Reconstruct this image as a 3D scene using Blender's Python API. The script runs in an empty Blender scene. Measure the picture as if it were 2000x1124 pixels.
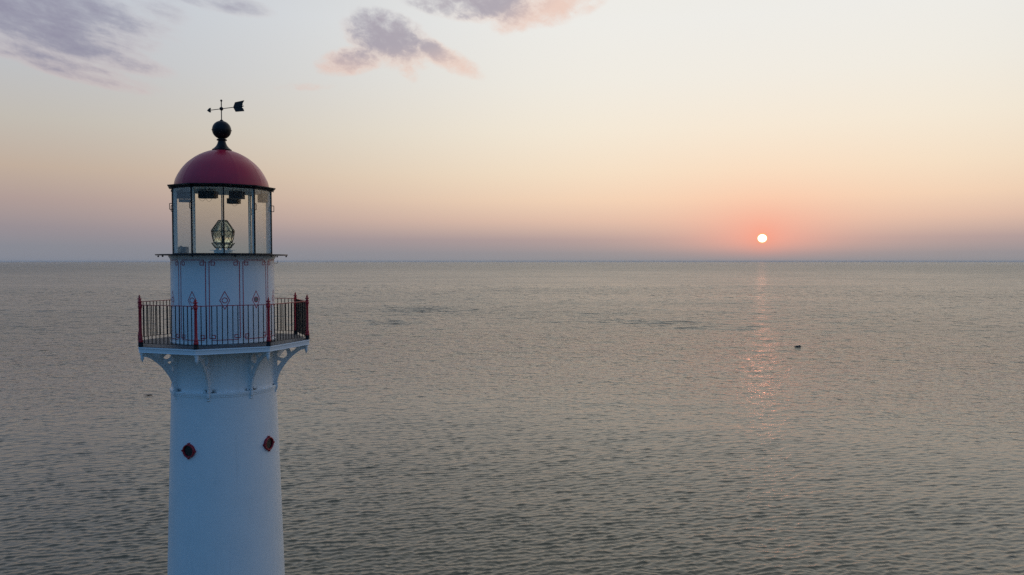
import bpy, bmesh, math, random
import numpy as np
from mathutils import Vector, Matrix
from mathutils.geometry import tessellate_polygon
PI = math.pi
R = math.radians
random.seed(7)
scene = bpy.context.scene
C = scene.collection

# ------------------------------------------------------------------ camera
EYE = 27.0                      # eye height above the sea
CX, CY = 7.7340, -20.5658       # camera position, tower axis at the origin
F = 1498.22
cam_d = bpy.data.cameras.new('camera')
cam = bpy.data.objects.new('camera', cam_d)
C.objects.link(cam)
cam.location = (CX, CY, EYE)
PITCH = math.atan(52 / F) - R(0.02)
cam.rotation_euler = (PI / 2 - PITCH, 0, 0)
cam_d.sensor_width = 36
cam_d.lens = 36 * F / 2000
cam_d.clip_start = 0.1
cam_d.clip_end = 120000
scene.camera = cam

scene.view_settings.view_transform = 'Standard'
scene.view_settings.look = 'None'
scene.view_settings.gamma = 1
scene.view_settings.exposure = 0
scene.cycles.max_bounces = 10
scene.cycles.transparent_max_bounces = 24
scene.cycles.sample_clamp_indirect = 6
scene.cycles.use_denoising = False
scene.cycles.adaptive_threshold = .004

# ------------------------------------------------------------------ node helpers
class N:
    """small helper for building node trees"""
    def __init__(s, nt):
        s.nt = nt
        nt.nodes.clear()
    def n(s, t, **k):
        o = s.nt.nodes.new(t)
        for a, b in k.items():
            setattr(o, a, b)
        return o
    def link(s, a, b):
        s.nt.links.new(a, b)
    def inp(s, sock, v):
        if hasattr(v, 'is_output') or isinstance(v, bpy.types.NodeSocket):
            s.link(v, sock)
        elif v is not None:
            sock.default_value = v
    def m(s, op, a, b=None, c=None, clamp=False):
        o = s.n('ShaderNodeMath', operation=op, use_clamp=clamp)
        s.inp(o.inputs[0], a)
        if b is not None: s.inp(o.inputs[1], b)
        if c is not None: s.inp(o.inputs[2], c)
        return o.outputs[0]
    def vm(s, op, a, b=None):
        o = s.n('ShaderNodeVectorMath', operation=op)
        s.inp(o.inputs[0], a)
        if b is not None: s.inp(o.inputs[1], b)
        return o
    def step(s, v, lo, hi, a=0.0, b=1.0):
        o = s.n('ShaderNodeMapRange', interpolation_type='SMOOTHSTEP')
        s.inp(o.inputs['Value'], v)
        o.inputs['From Min'].default_value = lo
        o.inputs['From Max'].default_value = hi
        o.inputs['To Min'].default_value = a
        o.inputs['To Max'].default_value = b
        return o.outputs['Result']
    def mix(s, f, a, b, blend='MIX'):
        o = s.n('ShaderNodeMix', data_type='RGBA', blend_type=blend)
        s.inp(o.inputs[0], f); s.inp(o.inputs[6], a); s.inp(o.inputs[7], b)
        return o.outputs[2]
    def noise(s, vec, scale, detail=4, rough=.5, dist=0, dim='3D'):
        o = s.n('ShaderNodeTexNoise', noise_dimensions=dim)
        if vec is not None: s.link(vec, o.inputs['Vector'])
        o.inputs['Scale'].default_value = scale
        o.inputs['Detail'].default_value = detail
        o.inputs['Roughness'].default_value = rough
        o.inputs['Distortion'].default_value = dist
        return o.outputs['Fac']
    def ramp(s, f, stops, interp='LINEAR'):
        o = s.n('ShaderNodeValToRGB')
        o.color_ramp.interpolation = interp
        e = o.color_ramp.elements
        e[0].position = stops[0][0]; e[0].color = stops[0][1]
        e[1].position = stops[-1][0]; e[1].color = stops[-1][1]
        for p, c in stops[1:-1]:
            x = e.new(p); x.color = c
        s.inp(o.inputs[0], f)
        return o.outputs[0]

def srgb(r, g, b, k=1.0):
    def l(v):
        v /= 255
        return v / 12.92 if v <= .04045 else ((v + .055) / 1.055) ** 2.4
    return (l(r) * k, l(g) * k, l(b) * k, 1)

# ------------------------------------------------------------------ sky
SUN_AZ = math.atan(488 / F)          # clockwise from +Y
SUN_EL = R(1.62)
world = bpy.data.worlds.new('World')
scene.world = world
world.use_nodes = True
w = N(world.node_tree)
tc = w.n('ShaderNodeTexCoord')
sep = w.n('ShaderNodeSeparateXYZ')
w.link(tc.outputs['Generated'], sep.inputs[0])
X, Y, Z = sep.outputs
el = w.m('MULTIPLY', w.m('ARCSINE', Z), 180 / PI)          # degrees
az = w.m('MULTIPLY', w.m('ARCTAN2', X, Y), 180 / PI)       # degrees, 0 = +Y, + = right
daz = w.m('ABSOLUTE', w.m('SUBTRACT', az, math.degrees(SUN_AZ)))
daz = w.m('MINIMUM', daz, w.m('SUBTRACT', 360.0, daz))
elr = w.m('POWER', w.m('DIVIDE', w.m('MAXIMUM', el, 0.0), 90.0, clamp=True), 0.5)
def stops(L):
    return [(math.sqrt(e / 90.0), srgb(*c)) for e, c in L]
near = w.ramp(elr, stops([(0, (146, 146, 149)), (.6, (152, 147, 150)), (1.6, (176, 157, 155)), (3.0, (222, 190, 171)), (4.5, (240, 211, 184)),
    (6.5, (243, 224, 199)), (9.5, (243, 233, 215)), (13, (240, 236, 226)), (17, (238, 237, 232)), (24, (236, 234, 228)), (42, (205, 206, 206)), (90, (105, 130, 168))]))
far = w.ramp(elr, stops([(0, (131, 136, 148)), (1.0, (138, 139, 148)), (2.2, (153, 144, 149)), (4.0, (176, 157, 152)), (6, (193, 174, 158)),
    (9, (194, 188, 179)), (13, (190, 193, 198)), (17, (191, 198, 208)), (26, (168, 177, 194)), (45, (132, 147, 174)), (90, (105, 136, 178))]))
back = w.ramp(elr, stops([(0, (92, 114, 148)), (2, (88, 118, 156)), (6, (86, 129, 172)), (15, (80, 133, 184)), (40, (78, 132, 188)), (90, (105, 136, 178))]))
c = w.mix(w.step(daz, 9, 54), near, far)
c = w.mix(w.step(daz, 60, 125), c, back)
# glow round the sun
sd = Vector((math.sin(SUN_AZ) * math.cos(SUN_EL), math.cos(SUN_AZ) * math.cos(SUN_EL), math.sin(SUN_EL)))
dot = w.vm('DOT_PRODUCT', tc.outputs['Generated'], tuple(sd)).outputs['Value']
ang = w.m('MULTIPLY', w.m('ARCCOSINE', w.m('MINIMUM', dot, 1.0)), 180 / PI)
# flattened distance for the glow, wider than high, fading into the haze bank at the horizon
dz = w.m('SUBTRACT', el, math.degrees(SUN_EL) + .1)
da2 = w.m('POWER', w.m('MULTIPLY', daz, .52), 2.0)
dz2 = w.m('POWER', dz, 2.0)
gd = w.m('SQRT', w.m('ADD', da2, dz2))
g1 = w.m('EXPONENT', w.m('MULTIPLY', w.m('POWER', w.m('DIVIDE', gd, 2.2), 1.5), -1.0))
g2 = w.m('EXPONENT', w.m('MULTIPLY', w.m('DIVIDE', ang, .75), -1.0))
g3 = w.m('EXPONENT', w.m('MULTIPLY', w.m('POWER', w.m('DIVIDE', gd, 6.0), 2.0), -1.0))
bank = w.step(el, -.3, 1.7)
c = w.mix(w.m('MULTIPLY', w.m('MULTIPLY', g1, bank), .66), c, srgb(255, 158, 138))
c = w.mix(w.m('MULTIPLY', w.m('MULTIPLY', g3, bank), .22), c, srgb(255, 208, 176))
c = w.mix(w.m('MULTIPLY', w.m('MULTIPLY', g2, w.step(el, -.2, 1.3)), .55), c, srgb(255, 150, 120))
# clouds
cc = w.n('ShaderNodeCombineXYZ')
w.link(az, cc.inputs[0]); w.link(el, cc.inputs[1])
def cloud_coords(rot, sx, sy):
    mp = w.n('ShaderNodeMapping')
    w.link(cc.outputs[0], mp.inputs[0])
    mp.inputs['Rotation'].default_value = (0, 0, R(rot))
    mp.inputs['Scale'].default_value = (sx, sy, 1)
    return mp.outputs[0]
def blob(a, e, ra, re, rot, p=1.0):
    """soft elliptical patch of sky at azimuth a, elevation e"""
    u0 = w.m('SUBTRACT', az, a); v0 = w.m('SUBTRACT', el, e)
    cr, sr = math.cos(R(rot)), math.sin(R(rot))
    u = w.m('DIVIDE', w.m('ADD', w.m('MULTIPLY', u0, cr), w.m('MULTIPLY', v0, sr)), ra)
    v = w.m('DIVIDE', w.m('SUBTRACT', w.m('MULTIPLY', v0, cr), w.m('MULTIPLY', u0, sr)), re)
    d = w.m('ADD', w.m('MULTIPLY', u, u), w.m('MULTIPLY', v, v))
    return w.m('MULTIPLY', w.m('SUBTRACT', 1.0, d, clamp=True), p)
def px(x, y):
    a = math.atan((x - 1000) / F)
    v = (562 - y) / F
    u = v * math.cos(PITCH) - math.sin(PITCH)
    d = math.cos(PITCH) + v * math.sin(PITCH)
    a = math.atan2((x - 1000) / F, d)
    return math.degrees(a), math.degrees(math.atan2(u, math.hypot((x - 1000) / F, d)))
def pblob(x, y, rx, ry, rot, p=1.0):
    a, e = px(x, y)
    k = 180 / PI / F * 1.0
    return blob(a, e, rx * k, ry * k, rot, p)
def mx(*a):
    r = a[0]
    for b in a[1:]:
        r = w.m('MAXIMUM', r, b)
    return r
def uvn(rot, su, sv, off=0.0):
    cr, sr = math.cos(R(rot)), math.sin(R(rot))
    u = w.m('MULTIPLY', w.m('ADD', w.m('MULTIPLY', az, cr), w.m('MULTIPLY', el, sr)), su)
    v = w.m('MULTIPLY', w.m('SUBTRACT', w.m('MULTIPLY', el, cr), w.m('MULTIPLY', az, sr)), sv)
    q = w.n('ShaderNodeCombineXYZ'); w.link(u, q.inputs[0]); w.link(v, q.inputs[1]); q.inputs[2].default_value = off
    return q.outputs[0]
nA = w.noise(uvn(-10, .26, .95), 1.0, 8, .60, .15)
nB = w.noise(uvn(24, .42, .80, 3.3), 1.0, 9, .64, .2)
nC = w.noise(uvn(-20, .9, 1.5, 7.7), 1.0, 8, .66, .3)
mA = mx(pblob(0, 5, 290, 66, -4, 1.1), pblob(90, 60, 185, 48, -14, 1.05), pblob(100, 112, 190, 22, -12, .75), pblob(225, 118, 110, 24, -8, .75),
        pblob(160, 148, 130, 15, -10, .80), pblob(30, 100, 110, 20, -8, .55), pblob(430, 4, 110, 22, -6, .55), pblob(300, 25, 80, 40, 10, .35))
mB = mx(pblob(760, 78, 105, 56, -16, 1.0), pblob(690, 118, 85, 30, 12, .95), pblob(860, 108, 105, 26, -24, .90), pblob(795, 135, 38, 22, -40, .5),
        pblob(985, 12, 150, 42, -6, 1.0), pblob(1060, 18, 120, 36, 18, .85), pblob(870, 12, 100, 26, -10, .65), pblob(1150, 5, 60, 24, 25, .45), pblob(590, 170, 70, 10, 4, .35))
def dens(nz, m, lo, hi):
    return w.m('MULTIPLY', w.step(w.m('ADD', nz, w.m('MULTIPLY', m, .40)), lo, hi), w.step(m, 0, .35))
nAc = w.m('ADD', w.m('MULTIPLY', nA, .7), w.m('MULTIPLY', nC, .3))
nBc = w.m('ADD', w.m('MULTIPLY', nB, .45), w.m('MULTIPLY', nC, .55))
dA = dens(nAc, mA, .44, 1.08)
dB = dens(nBc, mB, .47, .92)
# thick cores are grey violet, thin edges and the undersides facing the sun glow pink
core = w.mix(w.step(az, -28, -6), srgb(132, 127, 152), srgb(158, 148, 162))
edge = w.mix(w.step(az, -28, -8), srgb(206, 180, 182), srgb(234, 198, 182))
cA = w.mix(w.step(w.m('ADD', dA, w.m('MULTIPLY', w.m('SUBTRACT', el, px(100, 120)[1]), .10)), .15, .95), edge, core)
cB = w.mix(w.step(w.m('ADD', dB, w.m('MULTIPLY', w.m('SUBTRACT', el, w.m('ADD', px(800, 108)[1], w.m('ADD', w.m('MULTIPLY', w.m('SUBTRACT', az, px(800, 100)[0]), .17), w.m('MULTIPLY', w.m('POWER', w.m('SUBTRACT', az, px(800, 100)[0]), 2.0), .035)))), .26)), .30, 1.25), edge, core)
c = w.mix(w.m('MULTIPLY', dA, .82), c, cA)
c = w.mix(w.m('MULTIPLY', dB, .80), c, cB)
# high overcast patches behind the camera so that the blue is not even
# sun disc, dimmed by the haze
disc = w.step(w.m('ADD', w.m('POWER', w.m('SUBTRACT', az, math.degrees(SUN_AZ)), 2.0), w.m('POWER', w.m('MULTIPLY', w.m('SUBTRACT', el, math.degrees(SUN_EL)), 1.09), 2.0)), .325 ** 2, .285 ** 2)
rim = w.step(ang, .40, .30)
c = w.mix(w.m('MULTIPLY', rim, .7), c, srgb(255, 190, 90))
c = w.mix(disc, c, (2.2, 2.0, 1.7, 1))
# below the horizon: dim sea-grey
c = w.mix(w.step(el, -.8, -.1), srgb(105, 110, 120), c)
bg = w.n('ShaderNodeBackground'); w.link(c, bg.inputs[0]); bg.inputs[1].default_value = .985
sky = w.n('ShaderNodeTexSky', sky_type='NISHITA')
sky.sun_disc = False
sky.sun_elevation = SUN_EL
sky.sun_rotation = SUN_AZ
sky.air_density = 1.4; sky.dust_density = 3.0; sky.ozone_density = 2.0
bg2 = w.n('ShaderNodeBackground'); w.link(sky.outputs[0], bg2.inputs[0]); bg2.inputs[1].default_value = .006
ad = w.n('ShaderNodeAddShader'); w.link(bg.outputs[0], ad.inputs[0]); w.link(bg2.outputs[0], ad.inputs[1])
out = w.n('ShaderNodeOutputWorld'); w.link(ad.outputs[0], out.inputs[0])

sun_d = bpy.data.lights.new('sun', 'SUN')
sun = bpy.data.objects.new('sun', sun_d)
C.objects.link(sun)
sun_d.energy = .0013
sun_d.angle = R(.6)
sun_d.color = (1, .30, .16)
sun.rotation_euler = Vector((-sd.x, -sd.y, -sd.z)).to_track_quat('-Z', 'Y').to_euler()
sun.location = (60, 150, 60)

# ------------------------------------------------------------------ materials
def mat(name, col, rough=.5, metal=0.0, spec=.5):
    m = bpy.data.materials.new(name); m.use_nodes = True
    g = N(m.node_tree)
    b = g.n('ShaderNodeBsdfPrincipled')
    o = g.n('ShaderNodeOutputMaterial'); g.link(b.outputs[0], o.inputs[0])
    b.inputs['Base Color'].default_value = (*col, 1)
    b.inputs['Roughness'].default_value = rough
    b.inputs['Metallic'].default_value = metal
    b.inputs['Specular IOR Level'].default_value = spec
    return m, g, b

def worn(name, col, col2, rough=.4, scale=6, amt=.5, bump=.02, metal=0.0, streak=0.0):
    m, g, b = mat(name, col, rough, metal, .2 if max(col) < .014 else .5)
    t = g.n('ShaderNodeTexCoord').outputs['Object']
    n1 = g.noise(t, scale, 6, .6)
    f = g.step(n1, .42, .72)
    f = g.m('MULTIPLY', f, amt)
    cc_ = g.mix(f, (*col, 1), (*col2, 1))
    g.link(cc_, b.inputs['Base Color'])
    n2 = g.noise(t, scale * 9, 4, .6)
    g.link(g.m('ADD', g.m('MULTIPLY', n1, .3), rough - .15), b.inputs['Roughness'])
    bp = g.n('ShaderNodeBump'); bp.inputs['Strength'].default_value = bump * 10; bp.inputs['Distance'].default_value = .004
    g.link(n2, bp.inputs['Height']); g.link(bp.outputs[0], b.inputs['Normal'])
    return m

GZ = 2.0                        # ground at the foot of the tower
OFF = EYE - GZ                  # local z of the eye level in the lighthouse's own space
def z(v):                       # height relative to the eye -> lighthouse local
    return v + OFF

def white_paint(name, tint=(.82, .83, .83), stains=True):
    m, g, b = mat(name, tint, .33)
    tco = g.n('ShaderNodeTexCoord').outputs['Object']
    sp = g.n('ShaderNodeSeparateXYZ'); g.link(tco, sp.inputs[0])
    x, y, zz = sp.outputs
    n1 = g.noise(tco, 1.6, 6, .6)
    mp = g.n('ShaderNodeMapping'); g.link(tco, mp.inputs[0]); mp.inputs['Scale'].default_value = (9, 9, .55)
    n2 = g.noise(mp.outputs[0], 1.0, 5, .6)
    colr = g.mix(g.m('MULTIPLY', g.step(n1, .4, .75), .16), (*tint, 1), (.58, .60, .60, 1))
    colr = g.mix(g.m('MULTIPLY', g.step(n2, .55, .8), .22), colr, (.50, .50, .46, 1))
    if stains:
        a = g.m('ARCTAN2', x, g.m('MULTIPLY', y, -1.0))
        per = PI / 4
        am = g.m('MODULO', g.m('ADD', g.m('SUBTRACT', a, .0654 - .14), 4 * PI), per)   # 0.. at left of each bracket
        near_b = g.m('MULTIPLY', g.step(am, .0, .08), g.step(am, .34, .20))
        h = g.m('SUBTRACT', zz, z(-3.325))
        low = g.m('MULTIPLY', g.step(h, -.012, .0), g.step(h, .12, .02))
        nn = g.noise(tco, 9, 6, .7)
        rust = g.m('MULTIPLY', g.m('MULTIPLY', near_b, low), g.step(nn, .44, .50))
        colr = g.mix(rust, colr, (.012, .010, .008, 1))
        band = g.m('MULTIPLY', g.step(h, .55, 1.15), g.step(h, 1.22, 1.16))
        near_c = g.m('MULTIPLY', g.step(am, .0, .12), g.step(am, .42, .16))
        mp3 = g.n('ShaderNodeMapping'); g.link(tco, mp3.inputs[0]); mp3.inputs['Scale'].default_value = (16, 16, 3.0)
        n5 = g.noise(mp3.outputs[0], 1.0, 6, .7)
        st = g.m('MULTIPLY', g.m('MULTIPLY', band, near_c), g.step(n5, .47, .66))
        colr = g.mix(g.m('MULTIPLY', st, .75), colr, (.10, .085, .05, 1))
        upper_tone = g.m('MULTIPLY', g.m('MULTIPLY', g.step(h, .1, 1.15), g.step(h, 1.3, 1.2)), .30)  # darker tone, growing stronger upwards to the gallery underside
        colr = g.mix(g.m('MULTIPLY', upper_tone, g.step(n2, .3, .6)), colr, (.36, .36, .30, 1))
    sm = g.m('ABSOLUTE', g.m('SUBTRACT', g.m('MODULO', g.m('ADD', g.m('SUBTRACT', zz, z(-4.2)), 2.11 * 20), 2.11), 1.055))
    seam = g.m('MULTIPLY', g.step(sm, 1.046, 1.052), g.step(zz, z(-3.5), z(-3.6)))
    colr = g.mix(g.m('MULTIPLY', seam, g.step(n2, .3, .6, .10, .5)), colr, (.95, .95, .95, 1))
    g.link(colr, b.inputs['Base Color'])
    g.link(g.m('ADD', g.m('MULTIPLY', n1, .25), .24), b.inputs['Roughness'])
    n3 = g.noise(tco, 26, 4, .6)
    n4 = g.noise(tco, 3.2, 2, .5)
    bp = g.n('ShaderNodeBump'); bp.inputs['Strength'].default_value = .15; bp.inputs['Distance'].default_value = .003
    g.link(n3, bp.inputs['Height'])
    bp2 = g.n('ShaderNodeBump'); bp2.inputs['Strength'].default_value = .16; bp2.inputs['Distance'].default_value = .012
    g.link(n4, bp2.inputs['Height']); g.link(bp.outputs[0], bp2.inputs['Normal'])
    g.link(bp2.outputs[0], b.inputs['Normal'])
    return m
M = {}
M['white'] = white_paint('white_painted_iron')
M['white_plain'] = white_paint('white_painted_trim', (.80, .81, .82), False)
M['red'] = worn('red_gloss_paint', (.44, .008, .022), (.32, .010, .02), .32, 5, .6)
M['dome'] = worn('dark_red_dome_paint', (.50, .010, .042), (.40, .014, .045), .36, 2.2, .7, .015)
M['shaded_red'] = worn('shaded_red_ring_paint', (.34, .008, .020), (.22, .008, .016), .4, 14, .6)  # red paint darkened: the shade on the porthole rings is put into the colour
M['line'] = worn('red_line_paint', (.52, .008, .030), (.42, .012, .03), .5, 20, .6)
M['black'] = worn('black_painted_iron', (.009, .010, .013), (.022, .022, .024), .38, 8, .6)
M['bar'] = worn('black_bar_paint', (.010, .010, .012), (.03, .02, .016), .5, 12, .5)
M['deck'] = worn('dark_grey_deck', (.055, .055, .056), (.09, .088, .082), .6, 3.5, .8, .03)
M['frame'] = worn('white_lantern_frame', (.80, .82, .83), (.66, .69, .71), .4, 4, .5)
M['box'] = worn('dark_grey_casing', (.035, .040, .048), (.06, .062, .066), .45, 8, .5)
M['boxlight'] = worn('grey_casing', (.20, .20, .19), (.14, .14, .13), .5, 6, .5)
M['brass'] = worn('aged_brass', (.045, .040, .026), (.08, .07, .04), .4, 20, .6, .02, .6)
M['rock'] = worn('wet_dark_rock', (.018, .016, .014), (.035, .028, .022), .35, 3, .7, .05)

def glass_mat(name, tint, refl=.9):
    m = bpy.data.materials.new(name); m.use_nodes = True
    g = N(m.node_tree)
    tr = g.n('ShaderNodeBsdfTransparent'); tr.inputs[0].default_value = (*tint, 1)
    gl = g.n('ShaderNodeBsdfGlossy'); gl.inputs['Roughness'].default_value = .01
    fr = g.n('ShaderNodeFresnel'); fr.inputs[0].default_value = 1.45
    t = g.n('ShaderNodeTexCoord').outputs['Object']
    # faint salt film on the panes
    df = g.n('ShaderNodeBsdfDiffuse'); df.inputs[0].default_value = (.5, .5, .47, 1)
    film = g.m('MULTIPLY', g.step(g.noise(t, 2.2, 6, .65), .35, .8), .014)
    mxs = g.n('ShaderNodeMixShader'); g.link(film, mxs.inputs[0]); g.link(tr.outputs[0], mxs.inputs[1]); g.link(df.outputs[0], mxs.inputs[2])
    mx2 = g.n('ShaderNodeMixShader'); g.link(g.m('MULTIPLY', fr.outputs[0], refl), mx2.inputs[0])
    g.link(mxs.outputs[0], mx2.inputs[1]); g.link(gl.outputs[0], mx2.inputs[2])
    o = g.n('ShaderNodeOutputMaterial'); g.link(mx2.outputs[0], o.inputs[0])
    return m
M['glass'] = glass_mat('pane_glass', (.93, .94, .91), .22)
mm, g, b = mat('porthole_glass', (.010, .012, .012), .08); M['dark_glass'] = mm
mm, g, b = mat('lens_glass', (.93, .94, .87), .04)
b.inputs['Transmission Weight'].default_value = 1.0; b.inputs['IOR'].default_value = 1.5
M['lens'] = mm

# ------------------------------------------------------------------ mesh helpers
def make(name, bm, material, parent=None, smooth=True, loc=None):
    me = bpy.data.meshes.new(name)
    bmesh.ops.recalc_face_normals(bm, faces=bm.faces)
    bm.to_mesh(me); bm.free()
    for mt in (material if isinstance(material, (list, tuple)) else [material]):
        me.materials.append(mt)
    if smooth:
        me.polygons.foreach_set('use_smooth', [True] * len(me.polygons))
        me.set_sharp_from_angle(angle=R(35))
    o = bpy.data.objects.new(name, me)
    C.objects.link(o)
    if parent: o.parent = parent
    if loc: o.location = loc
    return o

def empty(name, parent=None, loc=(0, 0, 0)):
    o = bpy.data.objects.new(name, None)
    C.objects.link(o); o.location = loc
    o.empty_display_size = .3
    if parent: o.parent = parent
    return o

def tag(o, label=None, cat=None, group=None, kind=None):
    if label: o['label'] = label
    if cat: o['category'] = cat
    if group: o['group'] = group
    if kind: o['kind'] = kind
    return o

def copy_tree(o, parent, rz=0):
    c_ = o.copy(); C.objects.link(c_); c_.parent = parent
    if rz: c_.rotation_euler.z = o.rotation_euler.z + rz
    for ch in list(o.children):
        copy_tree(ch, c_)
    return c_

def lathe(bm, prof, seg=64, rot=0.0, mi=0, closed=False, center=(0, 0)):
    """profile = [(radius, z), ...]; angle 0 faces -Y, + turns to +X"""
    rings = []
    for r_, z_ in prof:
        if r_ < 1e-5:
            rings.append([bm.verts.new((center[0], center[1], z_))])
        else:
            rings.append([bm.verts.new((center[0] + r_ * math.sin(rot + 2 * PI * i / seg), center[1] - r_ * math.cos(rot + 2 * PI * i / seg), z_)) for i in range(seg)])
    pairs = list(zip(rings, rings[1:]))
    if closed: pairs.append((rings[-1], rings[0]))
    for A, B in pairs:
        for i in range(seg):
            j = (i + 1) % seg
            if len(A) == 1 and len(B) == 1: continue
            if len(A) == 1: f = bm.faces.new((A[0], B[i], B[j]))
            elif len(B) == 1: f = bm.faces.new((A[i], B[0], A[j]))
            else: f = bm.faces.new((A[i], B[i], B[j], A[j]))
            f.material_index = mi
    if not closed:
        for ring in (rings[0], rings[-1]):
            if len(ring) > 2:
                f = bm.faces.new(ring); f.material_index = mi
    return bm

def box(bm, c_, s, rz=0.0, bev=0.0, mi=0, mat4=None):
    m4 = mat4 if mat4 is not None else Matrix.Translation(c_) @ Matrix.Rotation(rz, 4, 'Z')
    r_ = bmesh.ops.create_cube(bm, size=1, matrix=m4 @ Matrix.Diagonal((*s, 1)))
    vs = r_['verts']
    fs = list({f for v in vs for f in v.link_faces})
    for f in fs: f.material_index = mi
    if bev > 0:
        es = list({e for v in vs for e in v.link_edges})
        bmesh.ops.bevel(bm, geom=es, offset=bev, segments=2, affect='EDGES', profile=.7)
    return bm

def tube(bm, pts, r_, seg=8, caps=True, mi=0):
    pts = [Vector(p) for p in pts]
    rings = []
    up = None
    for i, p in enumerate(pts):
        if i == 0: d = pts[1] - p
        elif i == len(pts) - 1: d = p - pts[i - 1]
        else: d = (pts[i + 1] - p).normalized() + (p - pts[i - 1]).normalized()
        d.normalize()
        if up is None:
            up = Vector((0, 0, 1)) if abs(d.z) < .9 else Vector((1, 0, 0))
        u = d.cross(up).normalized(); v = u.cross(d).normalized()
        up = v
        rr = r_[i] if isinstance(r_, (list, tuple)) else r_
        rings.append([bm.verts.new(p + u * (rr * math.cos(2 * PI * k / seg)) + v * (rr * math.sin(2 * PI * k / seg))) for k in range(seg)])
    for A, B in zip(rings, rings[1:]):
        for k in range(seg):
            f = bm.faces.new((A[k], A[(k + 1) % seg], B[(k + 1) % seg], B[k])); f.material_index = mi
    if caps:
        bm.faces.new(rings[0]).material_index = mi; bm.faces.new(rings[-1]).material_index = mi
    return bm

def sphere(bm, c_, r_, seg=20, rings=12, sc=(1, 1, 1)):
    bmesh.ops.create_uvsphere(bm, u_segments=seg, v_segments=rings, radius=r_,
        matrix=Matrix.Translation(c_) @ Matrix.Diagonal((*sc, 1)))
    return bm

def plate(bm, outer, holes, thick, xf):
    """flat plate from a 2D outline with holes; xf maps (u, v, w) -> 3D"""
    loops = [outer] + holes
    tris = tessellate_polygon([[Vector((u, v, 0)) for u, v in L] for L in loops])
    flat = [p for L in loops for p in L]
    F_ = [bm.verts.new(xf(u, v, thick / 2)) for u, v in flat]
    B_ = [bm.verts.new(xf(u, v, -thick / 2)) for u, v in flat]
    for t in tris:
        bm.faces.new([F_[i] for i in t]); bm.faces.new([B_[i] for i in reversed(t)])
    k = 0
    for L in loops:
        n = len(L)
        for i in range(n):
            a, b_ = k + i, k + (i + 1) % n
            bm.faces.new((F_[a], F_[b_], B_[b_], B_[a]))
        k += n
    return bm

def pol(r_, a, z_):
    return Vector((r_ * math.sin(a), -r_ * math.cos(a), z_))

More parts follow.
